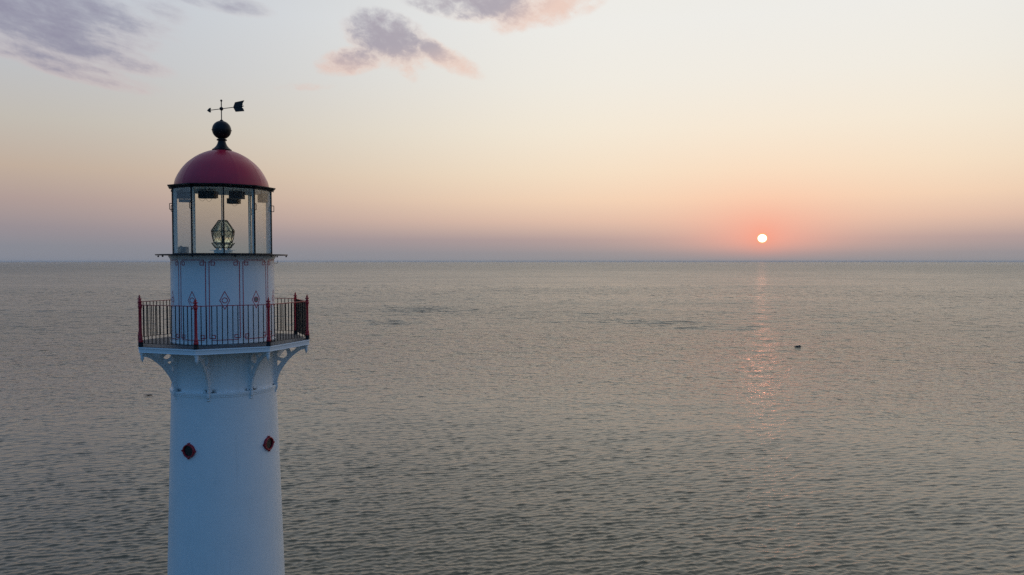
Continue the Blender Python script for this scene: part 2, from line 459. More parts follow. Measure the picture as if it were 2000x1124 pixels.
# ------------------------------------------------------------------ sea
def build_sea():
    rng = np.random.default_rng(11)
    # rows: fine spacing near, growing with distance (centre = the point of land the tower stands on)
    rows = [44.0]
    while rows[-1] < 40000:
        r_ = rows[-1]
        d = .090 * max(r_ / 64, .9) ** 1.15
        if r_ > 900: d = r_ * .006
        if r_ > 3500: d = r_ * .06
        rows.append(r_ + d)
    rows = np.array(rows)
    azc = np.concatenate([np.arange(-42, 42, .065), ])
    coarse = np.arange(42, 318, 4.0)
    azs = np.radians(np.concatenate([azc, coarse]))
    nr, na = len(rows), len(azs)
    Rr, Aa = np.meshgrid(rows, azs, indexing='ij')
    X0 = CX + Rr * np.sin(Aa); Y0 = CY + Rr * np.cos(Aa)
    H = np.zeros_like(X0); DX = np.zeros_like(X0); DY = np.zeros_like(X0)
    dr = np.gradient(rows)
    nd = len(azc)
    n = 240
    lam = .26 * (4.5 / .26) ** rng.random(n)
    lp = .95
    slope = np.where(lam < lp, (lam / lp) ** .15, (lp / lam) ** 1.75)
    # crests run nearly across the view, rising to the right
    th = np.radians(-20) + rng.normal(0, np.radians(25), n)
    ph = rng.random(n) * 2 * PI
    slope = slope / math.sqrt((slope ** 2).sum() / 2) * .195
    for i in range(n):
        k = 2 * PI / lam[i]
        wgt = np.clip((lam[i] / dr - 2.8) / 3.2, 0, 1)
        wgt = wgt * wgt * (3 - 2 * wgt)
        m_ = wgt > 0
        if not m_.any(): continue
        m_[int(np.nonzero(m_)[0].max()) + 1:] = False
        sl = slice(0, int(np.nonzero(m_)[0].max()) + 1)
        kx, ky = k * math.sin(th[i]), k * math.cos(th[i])
        P_ = (kx * X0[sl, :nd] + ky * Y0[sl, :nd] + ph[i])
        a = slope[i] / k * wgt[sl][:, None]
        s_, c_ = np.sin(P_), np.cos(P_)
        H[sl, :nd] += a * c_
        DX[sl, :nd] -= .75 * a * math.sin(th[i]) * s_
        DY[sl, :nd] -= .75 * a * math.cos(th[i]) * s_
    # longer waves, showing farther out
    n2 = 130
    lam2 = 2.6 * (45 / 2.6) ** rng.random(n2)
    th2_ = np.radians(-14) + rng.normal(0, np.radians(30), n2)
    ph2 = rng.random(n2) * 2 * PI
    sl2 = (lam2 / 6.0) ** -.25
    sl2 = sl2 / math.sqrt((sl2 ** 2).sum() / 2) * .055
    fin = np.clip((rows - 90) / 260, 0, 1); fin = .30 + .70 * fin * fin * (3 - 2 * fin)
    for i in range(n2):
        k = 2 * PI / lam2[i]
        wgt = np.clip((lam2[i] / dr - 2.0) / 2.0, 0, 1) * fin
        idx = np.nonzero(wgt > 0)[0]
        if not len(idx): continue
        sl = slice(0, int(idx.max()) + 1)
        P_ = k * math.sin(th2_[i]) * X0[sl, :nd] + k * math.cos(th2_[i]) * Y0[sl, :nd] + ph2[i]
        H[sl, :nd] += sl2[i] / k * wgt[sl][:, None] * np.cos(P_)
    # swell standing up over two shoals
    def shoal(px_, py_, rx, ry, amp, L0, tilt, seed):
        r2 = np.random.default_rng(seed)
        d = EYE * F / (py_ - 510); x = CX + (px_ - 1000) / F * d; y = CY + d
        u = (X0 - x) * math.cos(tilt) + (Y0 - y) * math.sin(tilt)
        v = -(X0 - x) * math.sin(tilt) + (Y0 - y) * math.cos(tilt)
        win = np.exp(-(u / rx) ** 2 - (v / ry) ** 2)
        h = 0
        for j in range(9):
            L_ = L0 * r2.uniform(.6, 1.5); t_ = r2.normal(0, .22)
            h = h + np.cos(2 * PI / L_ * (math.sin(t_) * u + math.cos(t_) * v) + r2.random() * 6.28) * L_ / L0
        return win * amp * h
    H += shoal(815, 604, 20, 40, .065, 6.5, .0, 1)
    H += shoal(745, 630, 16, 16, .05, 6, .0, 5)
    H += shoal(1180, 615, 14, 14, .08, 8, .0, 2)
    H += shoal(1285, 629, 26, 12, .11, 8, -.1, 3)
    H += shoal(1390, 641, 22, 9, .09, 9, -.1, 4)
    H += shoal(150, 648, 14, 5, .07, 8, .1, 6)
    co = np.stack([X0 + DX, Y0 + DY, H], -1).reshape(-1, 3).astype(np.float32)
    # centre disc vertex
    co = np.vstack([co, [[CX, CY, -.4]]]).astype(np.float32)
    i = np.arange(nr - 1)[:, None]; j = np.arange(na)[None, :]
    jn = (j + 1) % na
    quads = np.stack([i * na + j, i * na + jn, (i + 1) * na + jn, (i + 1) * na + j], -1).reshape(-1, 4)
    quads = quads[:, ::-1]
    jj = np.arange(na)
    tri = np.stack([np.full(na, nr * na), (jj + 1) % na, jj], -1)
    me = bpy.data.meshes.new('sea')
    nq, nt = len(quads), len(tri)
    me.vertices.add(len(co)); me.vertices.foreach_set('co', co.ravel())
    me.loops.add(nq * 4 + nt * 3)
    me.loops.foreach_set('vertex_index', np.concatenate([quads.ravel(), tri.ravel()]).astype(np.int32))
    me.polygons.add(nq + nt)
    me.polygons.foreach_set('loop_start', np.concatenate([np.arange(nq) * 4, nq * 4 + np.arange(nt) * 3]).astype(np.int32))
    me.polygons.foreach_set('use_smooth', np.ones(nq + nt, bool))
    me.update(calc_edges=True); me.validate()
    o = bpy.data.objects.new('sea', me); C.objects.link(o)
    tag(o, kind='structure')
    return o

def sea_material():
    m, g, b = mat('sea_water', (.092, .076, .040), .05)
    b.inputs['IOR'].default_value = 1.39
    pos = g.n('ShaderNodeNewGeometry').outputs['Position']
    dist = g.vm('LENGTH', pos).outputs['Value']
    def layer(sx, sy, rot, scale, detail, rough, dst=.3):
        mp = g.n('ShaderNodeMapping'); g.link(pos, mp.inputs[0])
        mp.inputs['Rotation'].default_value = (0, 0, R(rot)); mp.inputs['Scale'].default_value = (sx, sy, 1)
        return g.noise(mp.outputs[0], scale, detail, rough, dst)
    small = layer(.6, 1.0, 12, 3.2, 3, .55)
    mid = layer(.55, 1.0, 14, 1.3, 4, .6)
    big = layer(.16, 1.0, 8, .34, 5, .62)
    gust = layer(.35, 1.0, 5, .010, 4, .6)
    gf = g.step(gust, .3, .7, .85, 1.15)
    def bump(h, prev=None):
        b_ = g.n('ShaderNodeBump'); b_.inputs['Distance'].default_value = 1.0; b_.inputs['Strength'].default_value = 1.0
        g.link(h, b_.inputs['Height'])
        if prev: g.link(prev, b_.inputs['Normal'])
        return b_.outputs[0]
    q = bump(g.m('MULTIPLY', small, g.m('MULTIPLY', gf, .035)))
    q = bump(g.m('MULTIPLY', g.m('MULTIPLY', mid, gf), g.step(dist, 110, 300, .04, .20)), q)
    # wave groups of growing size with growing distance
    for lam_, sx_, d0, d1, d2_, d3, amp in ((2.2, 1.0, 85, 170, 240, 420, .55), (4.2, 1.2, 130, 240, 380, 620, 1.2), (7.5, 1.4, 220, 380, 600, 1000, 2.2), (16.0, 2.2, 400, 700, 1200, 2000, 5.0), (50.0, 3.0, 850, 1700, 5000, 12000, 13.0)):
        h_ = layer(sx_, 1.0, 14, 1.0 / lam_, 2.5, .6, .2)
        q = bump(g.m('MULTIPLY', g.m('MULTIPLY', h_, amp), g.m('MULTIPLY', g.step(dist, d0, d1), g.step(dist, d3, d2_))), q)
    g.link(q, b.inputs['Normal'])
    g.link(g.m('ADD', g.m('MULTIPLY', g.step(dist, 70, 420, .055, .23), gf), g.step(dist, 500, 3000, 0, .09)), b.inputs['Roughness'])
    return m
sea = build_sea()
sea.data.materials.append(sea_material())

# ------------------------------------------------------------------ ground (the low point of land under the tower, below the frame)
def build_ground():
    bm = bmesh.new()
    rng = random.Random(3)
    seg = 96
    prof = [(0, 2.0), (6, 2.0), (14, 1.95), (24, 1.7), (34, 1.25), (41, .6), (46, -.1), (50, -.9)]
    rings = []
    for r_, h in prof:
        if r_ == 0: rings.append([bm.verts.new((0, 0, h))]); continue
        ring = []
        for i in range(seg):
            a = 2 * PI * i / seg
            k = 1 + (.05 * math.sin(3 * a + 1) + .035 * math.sin(7 * a) + .02 * math.sin(13 * a + 2)) * min(1, r_ / 30)
            # longer to the south, shorter towards the sea in front
            rr = r_ * k * (1 + .9 * max(0, -math.cos(a)) * min(1, r_ / 30)) * (1 - .42 * max(0, math.cos(a)) * min(1, r_ / 24))
            ring.append(bm.verts.new((rr * math.sin(a), rr * math.cos(a), h + (rng.uniform(-.12, .12) if r_ > 10 else 0))))
        rings.append(ring)
    for A, B in zip(rings, rings[1:]):
        for i in range(seg):
            j = (i + 1) % seg
            if len(A) == 1: bm.faces.new((A[0], B[i], B[j]))
            else: bm.faces.new((A[i], B[i], B[j], A[j]))
    m, g, b = mat('shore_ground', (.06, .07, .04), .9)
    t = g.n('ShaderNodeTexCoord').outputs['Object']
    sp = g.n('ShaderNodeSeparateXYZ'); g.link(t, sp.inputs[0])
    cg = g.mix(g.step(g.noise(t, .6, 6, .6), .35, .65), (.035, .055, .018, 1), (.10, .10, .055, 1))
    cs = g.mix(g.step(g.noise(t, 2.5, 5, .6), .4, .6), (.10, .095, .085, 1), (.28, .26, .23, 1))
    g.link(g.mix(g.step(sp.outputs[2], 1.5, .9), cg, cs), b.inputs['Base Color'])
    bp = g.n('ShaderNodeBump'); bp.inputs['Distance'].default_value = .1
    g.link(g.noise(t, 4, 6, .7), bp.inputs['Height']); g.link(bp.outputs[0], b.inputs['Normal'])
    o = make('ground', bm, m)
    tag(o, kind='structure')
build_ground()

# ------------------------------------------------------------------ lighthouse
TH8 = .0654        # azimuth of the first gallery corner
TH10 = .3761       # azimuth of the first lantern mullion
ZD = -2.1128       # gallery deck
ZR = -1.0838       # hand rail
RO = 2.24           # gallery corner radius
LH = empty('lighthouse', None, (0, 0, GZ))
tag(LH, 'white painted iron lighthouse with red dome, glazed lantern and red railed gallery', 'lighthouse')

# tower shaft -------------------------------------------------------
bm = bmesh.new()
prof = [(2.30, 0), (2.30, .25), (2.12, .32), (2.02, z(-24.2))]
for v in (-22, -20, -18, -16, -14, -12, -10.5, -8.54, -6.8, -5.12, -3.87, -3.62):
    rr = {-8.54: 1.493, -6.8: 1.440, -5.12: 1.387, -3.87: 1.347, -3.62: 1.339}.get(v, 1.493 + (-8.54 - v) * .0335)
    prof.append((rr, z(v)))
prof2 = []
for (r0, z0), (r1, z1) in zip(prof, prof[1:]):
    prof2.append((r0, z0))
    if False:
        zs = z1 - .06; continue
        rs = r0 + (r1 - r0) * (zs - z0) / (z1 - z0)
        if z1 < z(-3.7): prof2 += [(rs, zs), (rs + .0018, zs + .004), (rs + .0018, zs + .012), (rs, zs + .02)]
prof2.append(prof[-1])
# ring moulding under the brackets
prof2 += [(1.3365, z(-3.46)), (1.336, z(-3.447)), (1.350, z(-3.443)), (1.352, z(-3.422)), (1.343, z(-3.416)), (1.345, z(-3.402)), (1.362, z(-3.396)), (1.364, z(-3.345)), (1.352, z(-3.332)),
          (1.302, z(-3.322)), (1.298, z(-3.30)), (1.296, z(-3.2)), (1.297, z(-2.6)), (1.298, z(-2.27))]
lathe(bm, prof2, 128)
make('tower_shaft', bm, M['white'], LH)

# gallery deck and fascia -----------------------------------------
DECK = empty('gallery_deck', LH)
def octo(r_): return r_
bm = bmesh.new()
lathe(bm, [(1.30, z(ZD)), (RO - .01, z(ZD)), (RO - .01, z(ZD) - .045), (1.30, z(ZD) - .045)], 8, TH8, closed=True)
make('deck_plate', bm, M['deck'], DECK, False)
bm = bmesh.new()
lathe(bm, [(RO - .006, z(ZD) - .010), (RO + .016, z(ZD) - .012), (RO + .020, z(ZD) - .016), (RO + .020, z(ZD) - .042), (RO + .006, z(ZD) - .050), (RO + .002, z(ZD) - .125), (RO + .010, z(ZD) - .132),
           (RO + .010, z(ZD) - .145), (RO - .06, z(ZD) - .145), (RO - .06, z(ZD) - .05), (RO - .006, z(ZD) - .048)], 8, TH8, closed=True)
make('fascia', bm, M['white_plain'], DECK, False)
bm = bmesh.new()   # white boarded underside
lathe(bm, [(1.302, z(ZD) - .10), (RO - .065, z(ZD) - .10), (RO - .065, z(ZD) - .052), (1.302, z(ZD) - .052)], 8, TH8, closed=True)
make('soffit', bm, M['white_plain'], DECK, False)

# brackets ---------------------------------------------------------
def arcpts(cx_, cy_, r_, n=28):
    return [(cx_ + r_ * math.cos(2 * PI * i / n), cy_ + r_ * math.sin(2 * PI * i / n)) for i in range(n)]
BR = empty('bracket', LH)
BR.rotation_euler.z = TH8
zt = ZD - .102
outer = [(1.29, zt), (2.13, zt), (2.175, zt), (2.175, -2.37), (2.06, -2.385), (1.95, -2.44), (1.81, -2.555), (1.70, -2.66), (1.62, -2.76), (1.55, -2.86), (1.49, -2.96), (1.44, -3.06),
         (1.405, -3.17), (1.388, -3.26), (1.384, -3.325), (1.29, -3.325)]
holes = [list(reversed(arcpts(1.53, -2.49, .128))),
         [(1.715, -2.335), (1.765, -2.45), (1.86, -2.385), (1.915, -2.335)],
         [(1.395, -2.67), (1.395, -2.835), (1.45, -2.77), (1.50, -2.70)]]
bm = bmesh.new()
plate(bm, outer, holes, .045, lambda u, v, w_: Vector((w_, -u, z(v))))
make('bracket_plate', bm, M['white_plain'], BR, False)
# foot below the ring
bm = bmesh.new()
plate(bm, [(1.33, -3.40), (1.385, -3.40), (1.392, -3.44), (1.372, -3.47), (1.358, -3.50), (1.375, -3.515), (1.355, -3.535), (1.33, -3.54)], [], .062, lambda u, v, w_: Vector((w_, -u, z(v))))
box(bm, (0, -1.375, z(-3.372)), (.07, .05, .095), 0, .008)
sphere(bm, (0, -1.395, z(-3.30)), .020)
make('bracket_foot', bm, M['white_plain'], BR)
# pendant at the outer end, just beneath the fascia
bm = bmesh.new()
lathe(bm, [(0, z(-2.50)), (.012, z(-2.485)), (.030, z(-2.44)), (.040, z(-2.42)), (.040, z(-2.33)), (.052, z(-2.325)), (.052, z(-2.272)), (0, z(-2.272))], 12, 0, center=(0, -2.165))
make('pendant', bm, M['white_plain'], BR)

# railing posts ----------------------------------------------------
PO = empty('railing_post', LH)
PO.rotation_euler.z = TH8
rc = 2.2
zb = z(ZD)
bm = bmesh.new()
pf = [(.052, .11), (.058, .125), (.058, .15), (.046, .175), (.052, .20), (.040, .235), (.036, .27), (.034, .60), (.032, .90), (.038, .915), (.038, .93), (.034, .94), (.046, .965), (.050, .99), (.046, 1.02),
      (.040, 1.04), (.048, 1.05), (.048, 1.062), (.028, 1.072), (.026, 1.085), (.045, 1.095), (.056, 1.106), (.054, 1.120), (.034, 1.130), (.022, 1.142), (.021, 1.152), (.028, 1.160), (.027, 1.175), (.014, 1.188), (.011, 1.205), (.013, 1.212), (0, 1.224)]
lathe(bm, [(r_, zb + h) for r_, h in pf], 16, center=(0, -rc))
make('post_column', bm, M['red'], PO)
bm = bmesh.new()
lathe(bm, [(.062, zb + .001), (.062, zb + .03), (.056, zb + .04), (.056, zb + .112)], 16, center=(0, -rc))
make('post_foot', bm, M['black'], PO)

# railing panels ---------------------------------------------------
PA = empty('railing_panel', LH)
PA.rotation_euler.z = TH8 + PI / 8
ap = rc * math.cos(PI / 8); half = rc * math.sin(PI / 8)
bm = bmesh.new()
box(bm, (0, -ap, z(ZR)), (2 * half - .06, .034, .018), 0, .005)
make('hand_rail', bm, M['red'], PA)
bm = bmesh.new()
box(bm, (0, -ap, zb + .085), (2 * half - .09, .028, .010), 0, .002)
make('bottom_rail', bm, M['bar'], PA)
pitch = 2 * half / 14
bal = []
for i in range(13):
    x_ = (i - 6) * pitch
    bm = bmesh.new()
    j1, j2 = random.uniform(-.002, .002), random.uniform(-.002, .002)
    tube(bm, [(x_ + j1, -ap, zb + .091), (x_ + j2, -ap, z(ZR) - .0095)], .0112, 8)
    bal.append(make('baluster', bm, M['bar'], PA))

for k in range(1, 8):
    copy_tree(BR, LH, k * PI / 4)
    copy_tree(PO, LH, k * PI / 4)
    if k != 4:
        copy_tree(PA, LH, k * PI / 4)
# the panel hidden behind the drum keeps its balusters as one mesh
PB = empty('railing_panel', LH); PB.rotation_euler.z = PA.rotation_euler.z + PI
for o in PA.children:
    if not o.name.startswith('baluster'):
        c_ = o.copy(); C.objects.link(c_); c_.parent = PB
bm = bmesh.new()
for i in range(13):
    x_ = (i - 6) * pitch
    tube(bm, [(x_, -ap, zb + .091), (x_, -ap, z(ZR) - .0095)], .0112, 8)
o = make('baluster_row', bm, M['bar'], PB); o['kind'] = 'stuff'

# lantern drum with its painted ornament --------------------------
bm = bmesh.new()
RD = 1.304
lathe(bm, [(1.322, zb + .001), (1.322, zb + .03), (1.314, zb + .04), (1.311, zb + .06), (RD + .006, z(-1.9)), (RD, z(-1.2)), (1.300, z(0.02)), (1.302, z(.045)), (1.318, z(.075)), (1.345, z(.118)), (1.350, z(.142)), (1.20, z(.142))], 160)
def drum_r(zr): return 1.300 + (RD - 1.300) * min(1, max(0, (0.02 - zr) / 1.22)) + .006 * min(1, max(0, (-1.2 - zr) / .7))
def strip(pts, wd=.018, close=False, lift=.0022):
    """painted line on the drum: pts in (arc metres, height)"""
    if close: pts = pts + [pts[0]]
    for (u0, v0), (u1, v1) in zip(pts, pts[1:]):
        L_ = math.hypot(u1 - u0, v1 - v0)
        if L_ < 1e-6: continue
        tx, ty = (u1 - u0) / L_, (v1 - v0) / L_
        nx, ny = -ty * wd / 2, tx * wd / 2
        e = wd / 2
        steps = max(1, int(abs(u1 - u0) / .04))
        prev = None
        for s_ in range(steps + 1):
            t_ = s_ / steps
            uu, vv = u0 + (u1 - u0) * t_, v0 + (v1 - v0) * t_
            if s_ == 0: uu -= tx * e; vv -= ty * e
            if s_ == steps: uu += tx * e; vv += ty * e
            pr = []
            for sg in (1, -1):
                U, V = uu + nx * sg, vv + ny * sg
                rr = drum_r(V) + lift
                pr.append(bm.verts.new(pol(rr, base_a + U / RD, z(V))))
            if prev:
                f = bm.faces.new((prev[0], prev[1], pr[1], pr[0])); f.material_index = 1
            prev = pr
for k in range(10):
    base_a = TH10 + k * PI / 5
    hw = .365; ix = .050; sq = .085; zt_, zs = .028, -.020; zbq = -1.946
    for sg in (-1, 1):
        strip([(sg * 0, zt_), (sg * (-hw + ix), zt_)], lift=.0020)
        strip([(sg * (-hw + ix), zt_), (sg * (-hw + ix), zs - .08)], lift=.0024)
        strip([(sg * (-hw + ix), zs - .08), (sg * (-hw + ix + sq), zs - .08)], lift=.0028)
        strip([(sg * (-hw + ix + sq), zs - .08), (sg * (-hw + ix + sq), zs)], lift=.0032)
        strip([(sg * (-hw + ix + sq), zs), (sg * -hw, zs)], lift=.0036)
        strip([(sg * -hw, zs), (sg * -hw, zbq)], lift=.0040)
        strip([(sg * -hw, zbq), (sg * (-hw + ix + sq), zbq)], lift=.0036)
        strip([(sg * (-hw + ix + sq), zbq), (sg * (-hw + ix + sq), zbq + .08)], lift=.0032)
        strip([(sg * (-hw + ix + sq), zbq + .08), (sg * (-hw + ix), zbq + .08)], lift=.0028)
        strip([(sg * (-hw + ix), zbq + .08), (sg * (-hw + ix), zbq - .047)], lift=.0024)
        strip([(sg * (-hw + ix), zbq - .047), (0, zbq - .047)], lift=.0020)
    strip([(0, -.99 + .225), (.118, -.99), (0, -.99 - .225), (-.118, -.99)], .017, True)
    strip([(.064 * math.cos(t_ * PI / 14), -.99 + .064 * math.sin(t_ * PI / 14)) for t_ in range(28)], .017, True, .003)
DR = make('lantern_drum', bm, [M['white'], M['line']], LH)
# round vents in the middle of some diamonds
def vent(a):
    bm = bmesh.new()
    c0 = pol(1.304, a, z(-.99))
    rot = Matrix.Translation(c0) @ Matrix.Rotation(a, 4, 'Z') @ Matrix.Rotation(PI / 2, 4, 'X')
    r_ = bmesh.ops.create_cone(bm, cap_ends=True, segments=24, radius1=.050, radius2=.050, depth=.006, matrix=rot)
    for i in (-1, 0, 1):
        box(bm, None, (.085 - .02 * abs(i), .010, .006), mat4=rot @ Matrix.Translation((0, i * .024, .003)))
    o = make('vent', bm, M['boxlight'], DR)
    return o
vent(TH10 + PI / 5)
# hooks and hinge blocks on the silhouette
bm = bmesh.new()
a = 1.88
tube(bm, [pol(1.29, a, z(-.055)), pol(1.385, a, z(-.055)), pol(1.39, a, z(-.05)), pol(1.39, a, z(.015))], .006, 8)
make('hook', bm, M['black'], DR)
for hz, hh in ((-.47, .035), (-.68, .14), (-1.62, .16)):
    bm = bmesh.new()
    box(bm, pol(1.312, -1.97, z(hz)), (.05, .03, hh), -1.97, .005)
    make('hinge', bm, M['box'], DR)

# outer catwalk ----------------------------------------------------
bm = bmesh.new()
lathe(bm, [(1.352, z(.146)), (1.655, z(.150)), (1.662, z(.153)), (1.662, z(.178)), (1.655, z(.181)), (1.20, z(.188)), (1.20, z(.146))], 96, closed=True)
CW = make('catwalk', bm, M['black'], LH)
bm = bmesh.new()
lathe(bm, [(.012, z(.147)), (.012, z(.140)), (.022, z(.137)), (.023, z(.118)), (.017, z(.108)), (0, z(.104))], 12, center=(0, -1.62))
KN = make('knob', bm, M['black'], CW)
KN.rotation_euler.z = TH10 + .25 * PI / 5
for k in range(1, 10):
    c_ = KN.copy(); C.objects.link(c_); c_.parent = CW; c_.rotation_euler.z = TH10 + (k + .25) * PI / 5

# lantern mullions, panes -----------------------------------------
ZG0, ZG1 = .188, 1.865
MU = empty('mullion', LH); MU.rotation_euler.z = TH10
bm = bmesh.new()
box(bm, (0, -1.277, z((ZG0 + ZG1) / 2)), (.034, .026, ZG1 - ZG0), 0, .004)
make('glazing_bar', bm, M['black'], MU)
bm = bmesh.new()
box(bm, (0, -1.226, z((ZG0 + ZG1) / 2)), (.026, .072, ZG1 - ZG0), 0, .003)
make('inner_post', bm, M['frame'], MU)
def handle():
    bm = bmesh.new()
    pts = [(0, -1.285, z(1.48)), (0, -1.335, z(1.48)), (0, -1.345, z(1.47)), (0, -1.345, z(1.335)), (0, -1.335, z(1.325)), (0, -1.285, z(1.325))]
    tube(bm, pts, .0095, 8)
    return make('grab_handle', bm, M['black'], MU)
hd = handle()
for k in range(1, 10):
    c_ = copy_tree(MU, LH, k * PI / 5)
PN = None
apg = 1.272 * math.cos(PI / 10); hg = 1.272 * math.sin(PI / 10) - .018
bm = bmesh.new()
box(bm, (0, -apg, z((ZG0 + ZG1) / 2)), (2 * hg, .008, ZG1 - ZG0 - .004))
PN = make('glass_pane', bm, M['glass'], LH, False)
PN.rotation_euler.z = TH10 + PI / 10
for k in range(1, 10):
    c_ = PN.copy(); C.objects.link(c_); c_.parent = LH; c_.rotation_euler.z = TH10 + (k + .5) * PI / 5
# lantern floor rim and inner head band
bm = bmesh.new()
lathe(bm, [(1.296, z(.184)), (1.296, z(.205)), (1.255, z(.207)), (1.255, z(.184))], 10, TH10, closed=True)
make('lantern_sill', bm, M['black'], LH, False)
bm = bmesh.new()
lathe(bm, [(1.262, z(1.868)), (1.262, z(1.918)), (1.17, z(1.98)), (.2, z(2.03)), (.2, z(2.0)), (1.10, z(1.945)), (1.13, z(1.868))], 10, TH10, closed=True)
make('head_frame', bm, M['frame'], LH, False)
# lantern floor
bm = bmesh.new()
lathe(bm, [(0, z(.150)), (1.19, z(.150)), (1.19, z(.183)), (0, z(.183))], 48)
make('lantern_floor', bm, M['frame'], LH, False)
# cornice
bm = bmesh.new()
lathe(bm, [(1.264, z(1.866)), (1.300, z(1.866)), (1.302, z(1.885)), (1.315, z(1.887)), (1.322, z(1.90)), (1.345, z(1.915)), (1.375, z(1.922)), (1.392, z(1.928)), (1.398, z(1.940)), (1.395, z(1.954)), (1.36, z(1.952)),
           (1.19, z(1.940)), (1.19, z(1.925)), (1.264, z(1.922))], 10, TH10, closed=True)
CO = make('cornice', bm, M['black'], LH, False)
for i in range(10):
    bm = bmesh.new()
    a = TH10 + i * PI / 5
    lathe(bm, [(.010, z(1.87)), (.010, z(1.845)), (0, z(1.84))], 8, center=tuple(pol(1.335, a, 0))[:2])
    lathe(bm, [(.010, z(1.845)), (.010, z(1.90))], 8, center=tuple(pol(1.335, a, 0))[:2])
    make('drip_stud', bm, M['black'], CO)

# dome --------------------------------------------------------------
ctrl = [(1.190, 1.935), (1.186, 2.00), (1.174, 2.07), (1.144, 2.17), (1.070, 2.318), (.983, 2.452), (.879, 2.575), (.765, 2.676), (.65, 2.762), (.53, 2.832), (.40, 2.892), (.28, 2.930), (.16, 2.950)]
bm = bmesh.new()
seg = 160
def dome_pt(i, r_, z_):
    a = TH10 + PI / 10 + 2 * PI * i / seg
    ph = (i % 16) / 16.0
    d_ = min(ph, 1 - ph)
    rib = .006 * max(0, 1 - d_ / .035)           # lapped seam
    facet = -.012 * math.sin(PI * ph) * 0
    return pol(r_ + rib + facet, a, z(z_))
# fine interpolation of the profile
fine = []
for i in range(len(ctrl) - 1):
    p0 = ctrl[max(i - 1, 0)]; p1 = ctrl[i]; p2 = ctrl[i + 1]; p3 = ctrl[min(i + 2, len(ctrl) - 1)]
    for s_ in range(4):
        t_ = s_ / 4
        q = [.5 * ((2 * p1[m_]) + (-p0[m_] + p2[m_]) * t_ + (2 * p0[m_] - 5 * p1[m_] + 4 * p2[m_] - p3[m_]) * t_ ** 2 + (-p0[m_] + 3 * p1[m_] - 3 * p2[m_] + p3[m_]) * t_ ** 3) for m_ in (0, 1)]
        fine.append(tuple(q))
fine.append(ctrl[-1])
rings = [[bm.verts.new(dome_pt(i, r_, z_)) for i in range(seg)] for r_, z_ in fine]
for A, B in zip(rings, rings[1:]):
    for i in range(seg):
        j = (i + 1) % seg
        bm.faces.new((A[i], A[j], B[j], B[i]))
bm.faces.new(rings[-1])
DM = make('dome', bm, M['dome'], LH)
# ball finial
bm = bmesh.new()
lathe(bm, [(.05, z(2.925)), (.246, z(2.928)), (.252, z(2.968)), (.228, z(2.982)), (.175, z(3.03)), (.135, z(3.08)), (.110, z(3.14)), (.098, z(3.19)), (.096, z(3.205)), (.128, z(3.213)), (.132, z(3.232)), (.120, z(3.248)), (.085, z(3.252)), (.085, z(3.27))], 40)
NK = make('finial_neck', bm, M['black'], LH)
bm = bmesh.new()
sphere(bm, (0, 0, z(3.492)), .243, 40, 24)
lathe(bm, [(.236, z(3.478)), (.254, z(3.480)), (.254, z(3.490)), (.236, z(3.492))], 40, closed=True)
lathe(bm, [(.055, z(3.70)), (.045, z(3.745)), (.022, z(3.765)), (.0, z(3.77))], 20)
make('finial_ball', bm, M['black'], LH)
# weather vane
WV = empty('weather_vane', LH, (0, 0, z(3.75)))
bm = bmesh.new()
tube(bm, [(0, 0, -.01), (0, 0, .51)], .013, 10)
sphere(bm, (0, 0, .303), .050, 20, 12)
sphere(bm, (0, 0, .518), .029, 16, 10)
make('vane_rod', bm, M['black'], WV)
AR = bmesh.new()
tube(AR, [(-.44, 0, .278), (.50, 0, .278)], .010, 8)
plate(AR, [(-.56, 0), (-.47, .055), (-.43, .062), (-.418, .045), (-.43, .012), (-.43, -.012), (-.418, -.045), (-.43, -.062), (-.47, -.055)], [], .022, lambda u, v, w_: Vector((u, w_, .278 + v)))
plate(AR, [(.46, 0), (.53, .125), (.87, .145), (.80, .06), (.825, .045), (.785, .03), (.83, 0), (.785, -.03), (.83, -.06), (.87, -.135), (.55, -.125)], [], .016, lambda u, v, w_: Vector((u, w_, .278 + v)))
tube(AR, [(.47, .0, .278), (.84, .0, .278)], .014, 8)
ar = make('vane_arrow', AR, M['black'], WV)
ar.rotation_euler.z = R(-27)
ar.location = (0, 0, .024)
ar.scale = (.95, .95, 1)

# portholes ---------------------------------------------------------
def porthole(a, zc, rr, open_glass=False):
    P_ = empty('porthole', LH, pol(rr, a, z(zc)))
    P_.rotation_euler = (R(90), 0, a)
    # local: x right, y up, z outward
    bm = bmesh.new()
    n = 40
    prof_ = [(.135, -.03), (.135, .045), (.142, .055), (.158, .060), (.174, .052), (.176, .04), (.176, -.04), (.16, -.05)]
    rg = [[bm.verts.new((r_ * math.cos(2 * PI * i / n), r_ * math.sin(2 * PI * i / n), d_)) for i in range(n)] for r_, d_ in prof_]
    for A, B in zip(rg, rg[1:] + rg[:1]):
        for i in range(n):
            bm.faces.new((A[i], A[(i + 1) % n], B[(i + 1) % n], B[i]))
    make('porthole_ring', bm, M['shaded_red'], P_)
    for q in range(4):
        bm = bmesh.new()
        t_ = q * PI / 2
        box(bm, (.184 * math.cos(t_), .184 * math.sin(t_), .02), (.042, .042, .075) , 0, .008)
        make('lug', bm, M['shaded_red'], P_)
    bm = bmesh.new()
    bmesh.ops.create_cone(bm, cap_ends=True, segments=40, radius1=.136, radius2=.136, depth=.008, matrix=Matrix.Translation((0, 0, .012)))
    make('porthole_glass', bm, M['dark_glass'], P_)
porthole(-.3187, -4.797, 1.377)
porthole(1.2261, -4.81, 1.377)

